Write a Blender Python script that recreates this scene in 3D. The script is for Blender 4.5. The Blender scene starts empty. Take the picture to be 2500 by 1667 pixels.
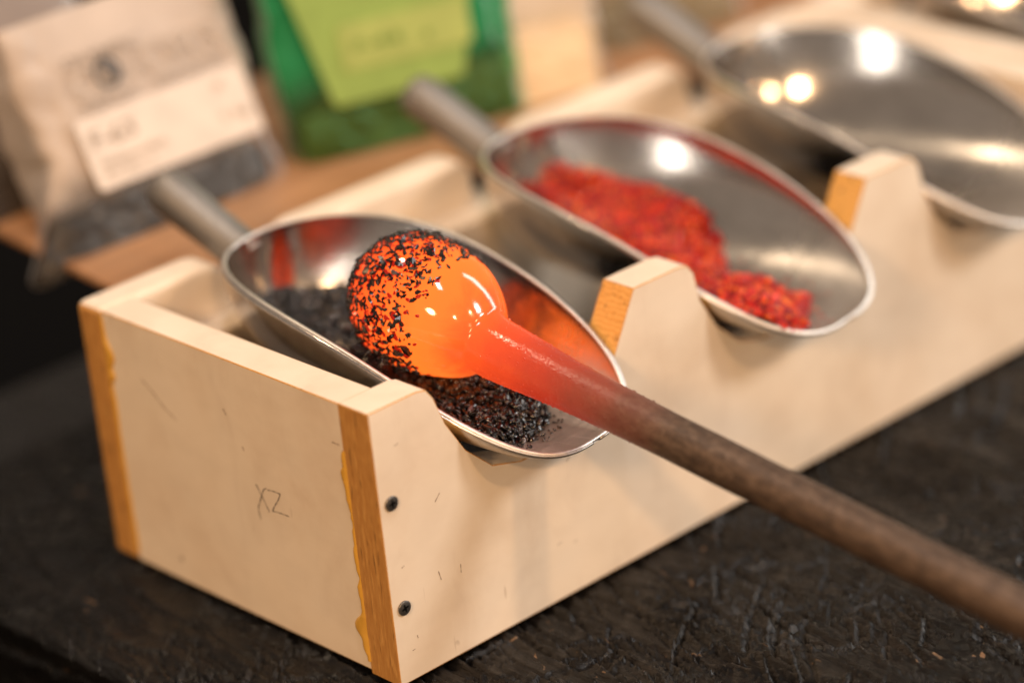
import bpy, bmesh, math, random
import numpy as np
from mathutils import Vector, Matrix, Quaternion

SC = bpy.context.scene
COL = SC.collection
rng = np.random.default_rng(7)
random.seed(7)

# ------------------------------------------------------------------ camera
cam = bpy.data.cameras.new('camera')
camo = bpy.data.objects.new('camera', cam)
COL.objects.link(camo)
camo.matrix_world = Matrix((
    (0.72471, 0.34195159, -0.59821779, -0.71518913),
    (-0.68264636, 0.23817972, -0.69084323, -0.92043066),
    (-0.0937516, 0.90903219, 0.40604323, 0.67160229),
    (0, 0, 0, 1)))
cam.sensor_width = 36
cam.lens = 3.0729 * 36
cam.clip_start = 0.05
cam.clip_end = 50
cam.dof.use_dof = True
cam.dof.focus_distance = 1.335
cam.dof.aperture_fstop = 2.05
cam.dof.aperture_blades = 9
SC.camera = camo

# ------------------------------------------------------------------ world, exposure
W = bpy.data.worlds.new('World')
SC.world = W
W.use_nodes = True
W.node_tree.nodes['Background'].inputs[0].default_value = (0.285, 0.225, 0.178, 1)
W.node_tree.nodes['Background'].inputs[1].default_value = 0.95
SC.view_settings.view_transform = 'Standard'
SC.view_settings.look = 'None'
SC.view_settings.exposure = 0.0
SC.view_settings.gamma = 1.0
SC.cycles.max_bounces = 10
SC.cycles.transparent_max_bounces = 16
SC.cycles.sample_clamp_indirect = 6
SC.cycles.use_denoising = True

# ------------------------------------------------------------------ lamps of the workshop
HEAD = Vector((0.09, 0.04, 0.11))


def lamp(name, direction, dist, power, color, size, size_y=None, shape='DISK'):
    l = bpy.data.lights.new(name, 'AREA')
    l.energy = power
    l.color = color
    l.shape = shape
    l.size = size
    if size_y:
        l.size_y = size_y
    o = bpy.data.objects.new(name, l)
    d = Vector(direction).normalized()
    o.location = HEAD + d * dist
    o.rotation_euler = (-d).to_track_quat('-Z', 'Y').to_euler()
    COL.objects.link(o)
    return o


WARM = (1.0, 0.60, 0.30)
lamp('spot_lamp_white', (.47, -.73, .51), 2.2, 19, (1, .95, .90), .42)
lamp('spot_lamp_warm', (.15, -.86, .56), 2.4, 11.5, WARM, .12)
lamp('spot_lamp_warm', (-.42, -.76, .50), 2.4, 15, WARM, .12)
lamp('spot_lamp_warm', (-.80, -.36, .48), 2.8, 44, (1, .61, .31), .38)
lamp('spot_lamp_warm', (-.10, -.93, .30), 2.6, 1.5, WARM, .08)
lamp('spot_lamp_warm', (-.065, .346, .933), 2.2, 12, (1, .76, .52), .14)
lamp('ceiling_lamp', (-.15, -.26, .95), 1.9, 10, (1, .97, 1.0), .16, .44, 'RECTANGLE')
o = lamp('window_strip', (.93, -.28, .42), 2.4, 30, (1, .97, .93), .24, 2.3, 'RECTANGLE')

# ------------------------------------------------------------------ materials


def new_mat(name):
    m = bpy.data.materials.new(name)
    m.use_nodes = True
    nt = m.node_tree
    return m, nt, nt.nodes['Principled BSDF'], nt.nodes['Material Output']


def node(nt, typ, **kw):
    n = nt.nodes.new(typ)
    for k, v in kw.items():
        if k.startswith('i_'):
            key = k[2:].replace('_', ' ')
            n.inputs[key].default_value = v
        else:
            setattr(n, k, v)
    return n


def ramp(nt, src, stops, interp='LINEAR'):
    r = nt.nodes.new('ShaderNodeValToRGB')
    r.color_ramp.interpolation = interp
    e = r.color_ramp.elements
    while len(e) < len(stops):
        e.new(0.5)
    for i, (p, c) in enumerate(stops):
        e[i].position = p
        if not hasattr(c, '__len__'):
            c = (c, c, c)
        e[i].color = (c[0], c[1], c[2], 1)
    nt.links.new(src, r.inputs[0])
    return r.outputs[0]


def coords(nt, scale=(1, 1, 1), rot=(0, 0, 0), kind='Object'):
    tc = nt.nodes.new('ShaderNodeTexCoord')
    mp = nt.nodes.new('ShaderNodeMapping')
    mp.inputs['Scale'].default_value = scale
    mp.inputs['Rotation'].default_value = rot
    nt.links.new(tc.outputs[kind], mp.inputs[0])
    return mp.outputs[0]


def noise(nt, vec, scale, detail=4, rough=.55, dist=0):
    n = nt.nodes.new('ShaderNodeTexNoise')
    n.inputs['Scale'].default_value = scale
    n.inputs['Detail'].default_value = detail
    n.inputs['Roughness'].default_value = rough
    n.inputs['Distortion'].default_value = dist
    nt.links.new(vec, n.inputs['Vector'])
    return n.outputs['Fac']


def mix(nt, fac, a, b, mode='MIX'):
    n = nt.nodes.new('ShaderNodeMix')
    n.data_type = 'RGBA'
    n.blend_type = mode
    for sock, v in ((0, fac), (6, a), (7, b)):
        if isinstance(v, bpy.types.NodeSocket):
            nt.links.new(v, n.inputs[sock])
        elif hasattr(v, '__len__'):
            n.inputs[sock].default_value = (v[0], v[1], v[2], 1)
        else:
            n.inputs[sock].default_value = v
    return n.outputs[2]


def math_n(nt, op, a, b=0.0):
    n = nt.nodes.new('ShaderNodeMath')
    n.operation = op
    for i, v in enumerate((a, b)):
        if isinstance(v, bpy.types.NodeSocket):
            nt.links.new(v, n.inputs[i])
        else:
            n.inputs[i].default_value = v
    return n.outputs[0]


def bump(nt, height, strength, dist, bsdf):
    b = nt.nodes.new('ShaderNodeBump')
    b.inputs['Strength'].default_value = strength
    b.inputs['Distance'].default_value = dist
    nt.links.new(height, b.inputs['Height'])
    nt.links.new(b.outputs[0], bsdf.inputs['Normal'])
    return b


def mat_cream():
    m, nt, b, out = new_mat('cream_paint')
    v = coords(nt)
    col = ramp(nt, noise(nt, v, 16, 5, .6), [(.30, (.715, .59, .46)), (.52, (.78, .672, .543)), (.75, (.80, .70, .578))])
    # brush streaks
    vs = coords(nt, (9, 9, 22))
    st = ramp(nt, noise(nt, vs, 3, 4), [(.35, .955), (.6, 1.0)])
    col = mix(nt, 1.0, col, st, 'MULTIPLY')
    # grime rubbed in by hands
    gr = ramp(nt, noise(nt, coords(nt, (1, 1, .55)), 42, 4, .6, .8), [(.52, 0.0), (.76, .16)])
    col = mix(nt, gr, col, (.42, .30, .22))
    # brown dents and specks
    vo = nt.nodes.new('ShaderNodeTexVoronoi')
    vo.inputs['Scale'].default_value = 46
    nt.links.new(coords(nt, (1, 1, .8), (.3, .5, .2)), vo.inputs['Vector'])
    sp = ramp(nt, vo.outputs['Distance'], [(.05, 1.0), (.085, 0.0)])
    gate = ramp(nt, noise(nt, v, 33, 2), [(.55, 0.0), (.64, 1.0)])
    fac = math_n(nt, 'MULTIPLY', sp, gate)
    fac = math_n(nt, 'MULTIPLY', fac, .75)
    col = mix(nt, fac, col, (.20, .12, .07))
    # fine slanted scratches
    vs2 = coords(nt, (260, 260, 26), (.5, .9, .25))
    sc = ramp(nt, noise(nt, vs2, 1.0, 2, .5), [(.735, 0.0), (.77, .55)])
    g2 = ramp(nt, noise(nt, v, 24, 2), [(.5, 0.0), (.6, 1.0)])
    col = mix(nt, math_n(nt, 'MULTIPLY', sc, g2), col, (.33, .23, .15))
    nt.links.new(col, b.inputs['Base Color'])
    b.inputs['Roughness'].default_value = .42
    b.inputs['Specular IOR Level'].default_value = .35
    h = mix(nt, .4, noise(nt, vs, 4, 5), noise(nt, v, 420, 3))
    bump(nt, h, .14, .0005, b)
    return m


def mat_raw(name, c1, c2, c3, axis_scale):
    m, nt, b, out = new_mat(name)
    v = coords(nt, axis_scale)
    w = nt.nodes.new('ShaderNodeTexWave')
    w.inputs['Scale'].default_value = 5.0
    w.inputs['Distortion'].default_value = 5.5
    w.inputs['Detail'].default_value = 3
    w.inputs['Detail Scale'].default_value = 1.2
    nt.links.new(v, w.inputs['Vector'])
    col = ramp(nt, w.outputs['Fac'], [(.1, c1), (.55, c2), (.95, c3)])
    col = mix(nt, .45, col, ramp(nt, noise(nt, v, 9, 5, .65), [(.3, c1), (.7, c3)]))
    pores = ramp(nt, noise(nt, coords(nt, (500, 500, 60)), 1, 2), [(.3, .45), (.38, 1.0)])
    col = mix(nt, 1.0, col, pores, 'MULTIPLY')
    nt.links.new(col, b.inputs['Base Color'])
    b.inputs['Roughness'].default_value = .5
    bump(nt, w.outputs['Fac'], .25, .0005, b)
    return m


def mat_metal(name='cast_aluminium', r0=0.0, dark=1.0):
    m, nt, b, out = new_mat(name)
    v = coords(nt)
    b.inputs['Metallic'].default_value = 1
    col = ramp(nt, noise(nt, v, 30, 6, .65), [(.3, tuple(k * dark for k in (.50, .465, .43))), (.7, tuple(k * dark for k in (.70, .665, .63)))])
    nt.links.new(col, b.inputs['Base Color'])
    # hairline scratches from scooping
    hs = ramp(nt, noise(nt, coords(nt, (420, 18, 60), (.2, .1, .3)), 1.4, 3, .5), [(.60, 0.0), (.70, .35)])
    col = mix(nt, hs, col, tuple(k * dark for k in (.82, .78, .73)))
    nt.links.new(col, b.inputs['Base Color'])
    vs = coords(nt, (24, 160, 160), (.2, .3, 0))
    r = ramp(nt, noise(nt, vs, 2.5, 4), [(.3, .12 + r0), (.75, .24 + r0)])
    if r0 == 0:
        sp = node(nt, 'ShaderNodeSeparateXYZ')
        nt.links.new(v, sp.inputs[0])
        mr = node(nt, 'ShaderNodeMapRange')
        for k_, v_ in (('From Min', -.015), ('From Max', -.075), ('To Min', 0.0), ('To Max', .30)):
            mr.inputs[k_].default_value = v_
        nt.links.new(math_n(nt, 'ADD', sp.outputs['Y'], math_n(nt, 'MULTIPLY', noise(nt, v, 45, 4), .03)), mr.inputs['Value'])
        r = math_n(nt, 'ADD', r, mr.outputs[0])
    nt.links.new(r, b.inputs['Roughness'])
    h = mix(nt, .35, noise(nt, vs, 5, 3), noise(nt, v, 700, 2))
    bump(nt, h, .035, .0004, b)
    return m


def mat_table():
    m, nt, b, out = new_mat('worn_black_paint')
    v = coords(nt)
    va = coords(nt, (200, 15, 30), (0, 0, .28))
    col = ramp(nt, noise(nt, v, 26, 5), [(.3, (.0026, .0026, .0028)), (.7, (.0068, .0062, .0060))])
    # wood showing through the worn paint
    chip = ramp(nt, noise(nt, coords(nt, (1, .55, 1), (0, 0, .4)), 150, 3, .6, .6), [(.675, 0.0), (.71, .8)])
    gate = ramp(nt, noise(nt, v, 22, 3), [(.50, 0.0), (.62, 1.0)])
    f = math_n(nt, 'MULTIPLY', chip, gate)
    col = mix(nt, f, col, (.30, .185, .105))
    # grey dust rubbed into the scratches
    dust = ramp(nt, noise(nt, coords(nt, (190, 18, 30), (0, 0, .5)), 1.3, 4, .6), [(.56, 0.0), (.72, .5)])
    col = mix(nt, dust, col, (.026, .021, .018))
    nt.links.new(col, b.inputs['Base Color'])
    r = ramp(nt, noise(nt, v, 60, 4), [(.3, .17), (.7, .38)])
    b.inputs['Specular IOR Level'].default_value = .36
    nt.links.new(r, b.inputs['Roughness'])
    h = mix(nt, .45, noise(nt, va, 2.2, 6, .62, .3), noise(nt, coords(nt, (330, 22, 30), (0, 0, -.5)), 1.5, 5, .6))
    h = mix(nt, .16, h, noise(nt, coords(nt, (1, .45, 1)), 330, 4, .6, .7))
    bump(nt, h, 1.0, .0030, b)
    return m


def mat_shelf():
    m, nt, b, out = new_mat('brown_wood')
    v = coords(nt, (3, 40, 40))
    col = ramp(nt, noise(nt, v, 3, 5, .6, .5), [(.3, (.24, .115, .05)), (.7, (.47, .25, .12))])
    nt.links.new(col, b.inputs['Base Color'])
    b.inputs['Roughness'].default_value = .5
    bump(nt, noise(nt, v, 6, 4), .3, .001, b)
    return m


def simple(name, col, rough=.5, spec=.5, metal=0.0):
    m, nt, b, out = new_mat(name)
    n = noise(nt, coords(nt), 80, 3)
    c = ramp(nt, n, [(.25, tuple(x * .82 for x in col)), (.75, col)])
    nt.links.new(c, b.inputs['Base Color'])
    b.inputs['Roughness'].default_value = rough
    b.inputs['Specular IOR Level'].default_value = spec
    b.inputs['Metallic'].default_value = metal
    return m


def mat_frit(name, stops, rough=.18, spec=.7, emit=None):
    m, nt, b, out = new_mat(name)
    g = nt.nodes.new('ShaderNodeNewGeometry')
    c = ramp(nt, g.outputs['Random Per Island'], stops)
    nt.links.new(c, b.inputs['Base Color'])
    b.inputs['Roughness'].default_value = rough
    b.inputs['Specular IOR Level'].default_value = spec
    return m


def mat_hot():
    """Hot glass: glows by temperature, hottest in the head, cooling along the pipe (object +Z)."""
    m, nt, b, out = new_mat('hot_glass')
    v = coords(nt)
    sep = nt.nodes.new('ShaderNodeSeparateXYZ')
    nt.links.new(v, sep.inputs[0])
    n1 = noise(nt, v, 46, 4, .6, .8)
    z = math_n(nt, 'ADD', sep.outputs['Z'], math_n(nt, 'MULTIPLY', math_n(nt, 'SUBTRACT', n1, .5), .022))
    mr = nt.nodes.new('ShaderNodeMapRange')
    mr.inputs['From Min'].default_value = -.034
    mr.inputs['From Max'].default_value = .150
    nt.links.new(z, mr.inputs['Value'])
    t = mr.outputs[0]
    # position = (z + .034) / .184
    em = ramp(nt, t, [(.0, (.80, .040, .005)), (.12, (.96, .074, .007)), (.21, (1.0, .117, .011)), (.29, (1.0, .160, .017)), (.345, (.94, .145, .018)), (.40, (.66, .077, .011)),
                      (.46, (.52, .044, .009)), (.54, (.41, .028, .008)), (.62, (.27, .015, .006)), (.72, (.135, .0085, .005)), (.83, (.045, .0040, .003)), (.96, (0, 0, 0))])
    nt.links.new(em, b.inputs['Emission Color'])
    b.inputs['Emission Strength'].default_value = 1.5
    bc = ramp(nt, t, [(.0, (.22, .03, .006)), (.35, (.22, .03, .008)), (.6, (.14, .028, .014)), (.9, (.14, .05, .028))])
    steel = ramp(nt, noise(nt, coords(nt, (60, 60, 34)), 5, 8, .72), [(.30, (.030, .019, .014)), (.5, (.085, .054, .036)), (.70, (.165, .112, .078))])
    mid = ramp(nt, t, [(.70, 0.0), (1.0, 1.0)])
    nt.links.new(mix(nt, mid, bc, steel), b.inputs['Base Color'])
    nt.links.new(math_n(nt, 'MULTIPLY', mid, .35), b.inputs['Metallic'])
    b.inputs['Specular IOR Level'].default_value = .5
    rr = ramp(nt, t, [(.30, .045), (.40, .12), (.6, .20), (.88, .50)])
    nt.links.new(rr, b.inputs['Roughness'])
    # the skin over the pipe is pitted, the head is smooth
    pit = noise(nt, v, 520, 3, .6)
    amp = ramp(nt, t, [(.39, 0.0), (.47, .4), (.62, 1.0)])
    hh = math_n(nt, 'MULTIPLY', pit, amp)
    h2 = math_n(nt, 'ADD', hh, math_n(nt, 'MULTIPLY', math_n(nt, 'MULTIPLY', noise(nt, v, 70, 2), .5), amp))
    bump(nt, h2, .27, .0016, b)
    return m


def mat_pipe():
    m, nt, b, out = new_mat('scaled_steel')
    v = coords(nt)
    vs = coords(nt, (60, 60, 9))
    col = ramp(nt, noise(nt, vs, 3, 5, .6), [(.3, (.085, .046, .026)), (.55, (.16, .092, .053)), (.75, (.24, .145, .085))])
    nt.links.new(col, b.inputs['Base Color'])
    b.inputs['Metallic'].default_value = .35
    b.inputs['Roughness'].default_value = .5
    bump(nt, noise(nt, v, 380, 5), .35, .0008, b)
    return m


def mat_plastic(name, col, op_low, op_high, y_low, y_high, rough=.5, transl=.3):
    """plastic film: clear where it is stretched over the frit, frosted where it is empty and folded double"""
    m, nt, b, out = new_mat(name)
    nt.nodes.remove(b)
    tr = node(nt, 'ShaderNodeBsdfTransparent')
    tr.inputs[0].default_value = tuple(c_ ** .28 for c_ in col) + (1,)
    di = node(nt, 'ShaderNodeBsdfDiffuse')
    tl = node(nt, 'ShaderNodeBsdfTranslucent')
    gl = node(nt, 'ShaderNodeBsdfGlossy')
    gl.inputs['Roughness'].default_value = rough
    c = ramp(nt, noise(nt, coords(nt), 30, 4), [(.3, tuple(x * .85 for x in col)), (.7, col)])
    nt.links.new(c, di.inputs[0])
    nt.links.new(c, tl.inputs[0])
    m1 = node(nt, 'ShaderNodeMixShader')
    m1.inputs[0].default_value = transl
    nt.links.new(di.outputs[0], m1.inputs[1])
    nt.links.new(tl.outputs[0], m1.inputs[2])
    m2 = node(nt, 'ShaderNodeMixShader')
    sp = node(nt, 'ShaderNodeSeparateXYZ')
    nt.links.new(coords(nt), sp.inputs[0])
    mr = node(nt, 'ShaderNodeMapRange')
    for k_, v_ in (('From Min', y_low), ('From Max', y_high), ('To Min', op_low), ('To Max', op_high)):
        mr.inputs[k_].default_value = v_
    yy = math_n(nt, 'ADD', sp.outputs['Y'], math_n(nt, 'MULTIPLY', math_n(nt, 'SUBTRACT', noise(nt, coords(nt), 40, 3), .5), .02))
    nt.links.new(yy, mr.inputs['Value'])
    nt.links.new(mr.outputs[0], m2.inputs[0])
    nt.links.new(tr.outputs[0], m2.inputs[1])
    nt.links.new(m1.outputs[0], m2.inputs[2])
    fr = node(nt, 'ShaderNodeFresnel')
    fr.inputs[0].default_value = 1.28
    m3 = node(nt, 'ShaderNodeMixShader')
    nt.links.new(math_n(nt, 'MULTIPLY', fr.outputs[0], .45), m3.inputs[0])
    nt.links.new(m2.outputs[0], m3.inputs[1])
    nt.links.new(gl.outputs[0], m3.inputs[2])
    nt.links.new(m3.outputs[0], out.inputs['Surface'])
    bp = node(nt, 'ShaderNodeBump')
    bp.inputs['Strength'].default_value = .3
    bp.inputs['Distance'].default_value = .002
    nt.links.new(noise(nt, coords(nt), 70, 4, .6, 1), bp.inputs['Height'])
    for s in (di, gl):
        nt.links.new(bp.outputs[0], s.inputs['Normal'])
    return m


M = dict(
    cream=mat_cream(),
    raw=mat_raw('raw_end_grain', (.42, .19, .046), (.55, .275, .072), (.65, .355, .108), (60, 60, 12)),
    cut=mat_raw('raw_cut_wood', (.58, .30, .07), (.70, .38, .10), (.76, .45, .14), (50, 50, 10)),
    metal=mat_metal(), handle=mat_metal('dull_aluminium', .38, .54), rim=mat_metal('worn_rim', .28, 1.25), table=mat_table(), shelf=mat_shelf(),
    glue=simple('amber_glue', (.70, .38, .06), .25, .6),
    screw=simple('black_steel', (.16, .15, .14), .36, .5, .8),
    screwdark=simple('screw_recess', (.003, .003, .003), .8, .1),
    ink=simple('pencil_ink', (.035, .03, .03), .7, .2),
    faintink=simple('faint_pencil', (.30, .22, .17), .7, .2),
    black=mat_frit('black_glass_frit', [(0, (.003, .003, .004)), (.6, (.008, .007, .007)), (.82, (.030, .014, .008)), (.92, (.07, .05, .035)), (1, (.10, .09, .09))], .24, .5),
    blackpile=mat_frit('black_frit_grains', [(0, (.003, .003, .004)), (.65, (.007, .006, .006)), (.84, (.028, .013, .008)), (.94, (.07, .055, .045)), (1, (.16, .16, .17))], .11, .75),
    red=mat_frit('red_glass_frit', [(0, (.07, .0006, .0006)), (.3, (.27, .0015, .001)), (.6, (.52, .004, .002)), (.8, (.74, .040, .003)), (.92, (.92, .20, .010)), (1, (.70, .04, .04))], .07, .5),
    hot=mat_hot(), pipe=mat_pipe(),
    paper=simple('label_paper', (.68, .595, .52), .6, .3),
    yellow=simple('yellow_label_paper', (.26, .38, .09), .6, .3),
    print=simple('grey_print', (.33, .265, .21), .6, .3),
    fade=simple('faded_print', (.47, .385, .31), .6, .3),
    dprint=simple('dark_print', (.05, .05, .05), .6, .3),
    gprint=simple('green_print', (.16, .26, .05), .6, .3),
    clear=mat_plastic('clear_plastic', (.73, .63, .55), .03, .94, .022, .042),
    greyfilm=mat_plastic('grey_plastic', (.42, .36, .33), .2, .9, .02, .06),
    green=mat_plastic('green_plastic', (.035, .34, .13), .04, .82, .032, .050),
    beige=mat_plastic('beige_plastic', (.84, .72, .58), .16, .88, .030, .055),
    darkfrit=simple('dark_frit', (.012, .011, .010), .35, .5),
    amber=simple('amber_frit', (.34, .145, .035), .3, .7),
    olive=simple('olive_frit', (.16, .13, .05), .3, .6),
    creamfrit=simple('cream_frit', (.90, .76, .54), .45, .5),
)


def flake_shadow_mat():
    m, nt, b, out = new_mat('flake_shadows')
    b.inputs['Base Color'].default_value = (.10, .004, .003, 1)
    b.inputs['Emission Color'].default_value = (.52, .010, .003, 1)  # red shade of the flakes within the glass, put into the colour
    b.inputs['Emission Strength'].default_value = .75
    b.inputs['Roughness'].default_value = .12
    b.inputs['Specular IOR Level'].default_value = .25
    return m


M['spot'] = flake_shadow_mat()

# ------------------------------------------------------------------ mesh helpers


def link(name, me, mats, parent=None):
    o = bpy.data.objects.new(name, me)
    COL.objects.link(o)
    if not isinstance(mats, (list, tuple)):
        mats = [mats]
    if not me.materials:
        for m in mats:
            me.materials.append(m)
    if parent is not None:
        o.parent = parent
    return o


def pymesh(name, verts, faces, mats, parent=None, smooth=False):
    me = bpy.data.meshes.new(name)
    me.from_pydata([tuple(map(float, v)) for v in verts], [], faces)
    me.update()
    if smooth:
        me.shade_smooth()
    return link(name, me, mats, parent)


def bm_obj(name, bm, mats, parent=None, smooth=False):
    me = bpy.data.meshes.new(name)
    bmesh.ops.recalc_face_normals(bm, faces=bm.faces)
    bm.to_mesh(me)
    bm.free()
    if smooth:
        me.shade_smooth()
    return link(name, me, mats, parent)


def tag(o, label=None, cat=None, group=None, kind=None):
    for k, v in (('label', label), ('category', cat), ('group', group), ('kind', kind)):
        if v:
            o[k] = v
    return o


def empty(name, loc=(0, 0, 0), rot=(0, 0, 0)):
    o = bpy.data.objects.new(name, None)
    o.location = loc
    o.rotation_euler = rot
    o.empty_display_size = .02
    COL.objects.link(o)
    return o


def bevel(o, width, seg=2, mat=-1, angle=30):
    md = o.modifiers.new('bevel', 'BEVEL')
    md.width = width
    md.segments = seg
    md.limit_method = 'ANGLE'
    md.angle_limit = math.radians(angle)
    if mat >= 0:
        md.material = mat
    return md


def prism(name, poly, axis, a, b, mats, parent=None, matfn=None):
    """Extrude a closed polygon. axis 'y': poly is (x,z) extruded from y=a to b; axis 'x': poly is (y,z)."""
    n = len(poly)
    vs = []
    for t in (a, b):
        for p, q in poly:
            vs.append((p, t, q) if axis == 'y' else (t, p, q))
    bm = bmesh.new()
    bv = [bm.verts.new(v) for v in vs]
    bm.faces.new(bv[:n])
    bm.faces.new(bv[n:][::-1])
    for i in range(n):
        j = (i + 1) % n
        bm.faces.new((bv[i], bv[j], bv[n + j], bv[n + i]))
    bmesh.ops.recalc_face_normals(bm, faces=bm.faces)
    if matfn:
        for f in bm.faces:
            f.material_index = matfn(f.normal, f.calc_center_median())
    return bm_obj(name, bm, mats, parent)


def vnoise(x, y, seed=0):
    """value noise on numpy arrays, -1..1"""
    xi = np.floor(x).astype(np.int64)
    yi = np.floor(y).astype(np.int64)
    xf = x - xi
    yf = y - yi
    u = xf * xf * (3 - 2 * xf)
    v = yf * yf * (3 - 2 * yf)

    def h(a, b):
        n = (a * 374761393 + b * 668265263 + seed * 974634777) & 0xffffffff
        n = ((n ^ (n >> 13)) * 1274126177) & 0xffffffff
        return ((n ^ (n >> 16)) & 0xffff) / 32767.5 - 1
    return (h(xi, yi) * (1 - u) + h(xi + 1, yi) * u) * (1 - v) + (h(xi, yi + 1) * (1 - u) + h(xi + 1, yi + 1) * u) * v


def fbm(x, y, seed=0, oct=4):
    s = 0
    a = 1
    for k in range(oct):
        s = s + a * vnoise(x * 2 ** k, y * 2 ** k, seed + k * 17)
        a *= .5
    return s


def ribbon(name, lines, fn, width, mat, parent=None):
    """thin flat pencil strokes; lines of 2-D points, fn maps 2-D to 3-D"""
    vs, fs = [], []
    for ln in lines:
        ln = np.array(ln, float)
        # Catmull-Rom resample
        P = np.vstack([2 * ln[0] - ln[1], ln, 2 * ln[-1] - ln[-2]])
        pts = []
        for i in range(1, len(P) - 2):
            for t in np.linspace(0, 1, 7)[:-1]:
                a, b, c, d = P[i - 1:i + 3]
                pts.append(.5 * ((2 * b) + (c - a) * t + (2 * a - 5 * b + 4 * c - d) * t * t + (3 * b - a - 3 * c + d) * t ** 3))
        pts.append(ln[-1])
        pts = np.array(pts)
        tg = np.gradient(pts, axis=0)
        tg /= np.linalg.norm(tg, axis=1)[:, None] + 1e-9
        nr = np.stack([-tg[:, 1], tg[:, 0]], 1)
        base = len(vs)
        for k, (p, n) in enumerate(zip(pts, nr)):
            w = width * (.7 + .3 * math.sin(k * 1.3)) * .5
            vs.append(fn(p + n * w))
            vs.append(fn(p - n * w))
        for k in range(len(pts) - 1):
            i = base + 2 * k
            fs.append((i, i + 1, i + 3, i + 2))
    return pymesh(name, vs, fs, mat, parent)


def lathe(name, prof, seg, mat, parent=None, wob=0.0):
    """profile of (z, r) about local Z"""
    vs, fs = [], []
    for k, (z, r) in enumerate(prof):
        for i in range(seg):
            a = 2 * math.pi * i / seg
            rr = r
            if wob:
                rr = r * (1 + wob * float(fbm(np.array([math.cos(a) * 1.7 + z * 40]), np.array([math.sin(a) * 1.7 + 9]), 5)[0]))
            vs.append((rr * math.cos(a), rr * math.sin(a), z))
    for k in range(len(prof) - 1):
        for i in range(seg):
            j = (i + 1) % seg
            fs.append((k * seg + i, k * seg + j, (k + 1) * seg + j, (k + 1) * seg + i))
    fs.append(tuple(range(seg))[::-1])
    fs.append(tuple((len(prof) - 1) * seg + i for i in range(seg)))
    return pymesh(name, vs, fs, mat, parent, smooth=True)


def flake_template(rs, flat=.38, wide=.62, n=9):
    bm = bmesh.new()
    for i in range(n):
        v = rs.normal(size=3)
        v /= np.linalg.norm(v)
        v *= .75 + .35 * rs.random()
        bm.verts.new((v[0], v[1] * wide, v[2] * flat))
    r = bmesh.ops.convex_hull(bm, input=bm.verts)
    junk = [v for v in bm.verts if not v.link_faces]
    bmesh.ops.delete(bm, geom=junk, context='VERTS')
    bmesh.ops.triangulate(bm, faces=bm.faces)
    bmesh.ops.recalc_face_normals(bm, faces=bm.faces)
    bm.verts.index_update()
    V = np.array([v.co[:] for v in bm.verts])
    F = np.array([[v.index for v in f.verts] for f in bm.faces])
    bm.free()
    return V, F


TEMPL = [flake_template(rng, .48) for _ in range(28)]
GRAIN = [flake_template(rng, .8, .85, 10) for _ in range(14)]


def joined(name, parts, mat, parent=None):
    """parts: list of (V, F) arrays -> one mesh object"""
    Vs, Fs, off = [], [], 0
    for V, F in parts:
        Vs.append(V)
        Fs.append(F + off)
        off += len(V)
    V = np.concatenate(Vs)
    F = np.concatenate(Fs)
    me = bpy.data.meshes.new(name)
    me.vertices.add(len(V))
    me.vertices.foreach_set('co', V.astype(np.float32).ravel())
    me.loops.add(len(F) * 3)
    me.loops.foreach_set('vertex_index', F.astype(np.int32).ravel())
    me.polygons.add(len(F))
    me.polygons.foreach_set('loop_start', np.arange(0, len(F) * 3, 3, dtype=np.int32))
    me.update(calc_edges=True)
    me.validate()
    return link(name, me, mat, parent)


def rand_rot(rs, normal=None, tilt=.5):
    """random rotation; with normal, flake lies roughly flat on it"""
    if normal is None:
        q = Quaternion(rs.normal(size=4))
        q.normalize()
        return np.array(q.to_matrix())
    n = np.array(normal) + rs.normal(size=3) * tilt
    n /= np.linalg.norm(n)
    a = rs.normal(size=3)
    x = np.cross(a, n)
    x /= np.linalg.norm(x)
    y = np.cross(n, x)
    return np.stack([x, y, n], 1)


# ------------------------------------------------------------------ workbench (black table)
def axis_grid(lo, hi, step, far_lo, far_hi):
    core = np.arange(lo, hi, step)
    a = lo - np.geomspace(step, lo - far_lo + 1e-6, 14)[::-1] if far_lo < lo else np.array([])
    b = core[-1] + np.geomspace(step, far_hi - core[-1], 22)
    return np.concatenate([a, core, b])


TX0 = -.0675
xs = axis_grid(TX0, .40, .0012, TX0, 2.2)
ys = np.append(axis_grid(-.26, .30, .0013, -.75, .404)[:-1], .404)
X, Y = np.meshgrid(xs, ys)
fine = ((X < .43) & (Y > -.28) & (Y < .33)).astype(float)
ca, sa = math.cos(-.08), math.sin(-.08)
u, v = X * ca + Y * sa, -X * sa + Y * ca
Z = .0003 * fbm(u * 230, v * 14, 3, 4) + .0002 * fbm(X * 26, Y * 20, 9, 3)
for k, (ang, su, sv, th, amp) in enumerate(((.9, 260, 24, .56, .0024), (-.2, 330, 14, .40, .0021), (-.05, 300, 12, .36, .0024), (-.14, 230, 9, .50, .0027), (-.9, 260, 22, .58, .0022), (-.08, 420, 20, .42, .0018), (.5, 180, 14, .74, .0030), (1.4, 240, 26, .74, .0022), (.3, 300, 30, .55, .0020))):
    c, s = math.cos(ang), math.sin(ang)
    wx, wy = X + .006 * fbm(X * 22, Y * 22, 90 + k, 2), Y + .006 * fbm(X * 22, Y * 22, 120 + k, 2)
    uu, vv = wx * c + wy * s, -wx * s + wy * c
    th = th - .22 + .34 * (fbm(X * 14, Y * 14, 150 + k, 2) < .15)
    n = vnoise(uu * su, vv * sv, 40 + k)
    Z -= amp * np.clip((n - th) / .3, 0, 1)
    Z += amp * .65 * np.clip((vnoise(uu * su + .35, vv * sv, 40 + k) - th) / .3, 0, 1)
Z *= fine
Z -= .0020          # keep crests under the box feet
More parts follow.
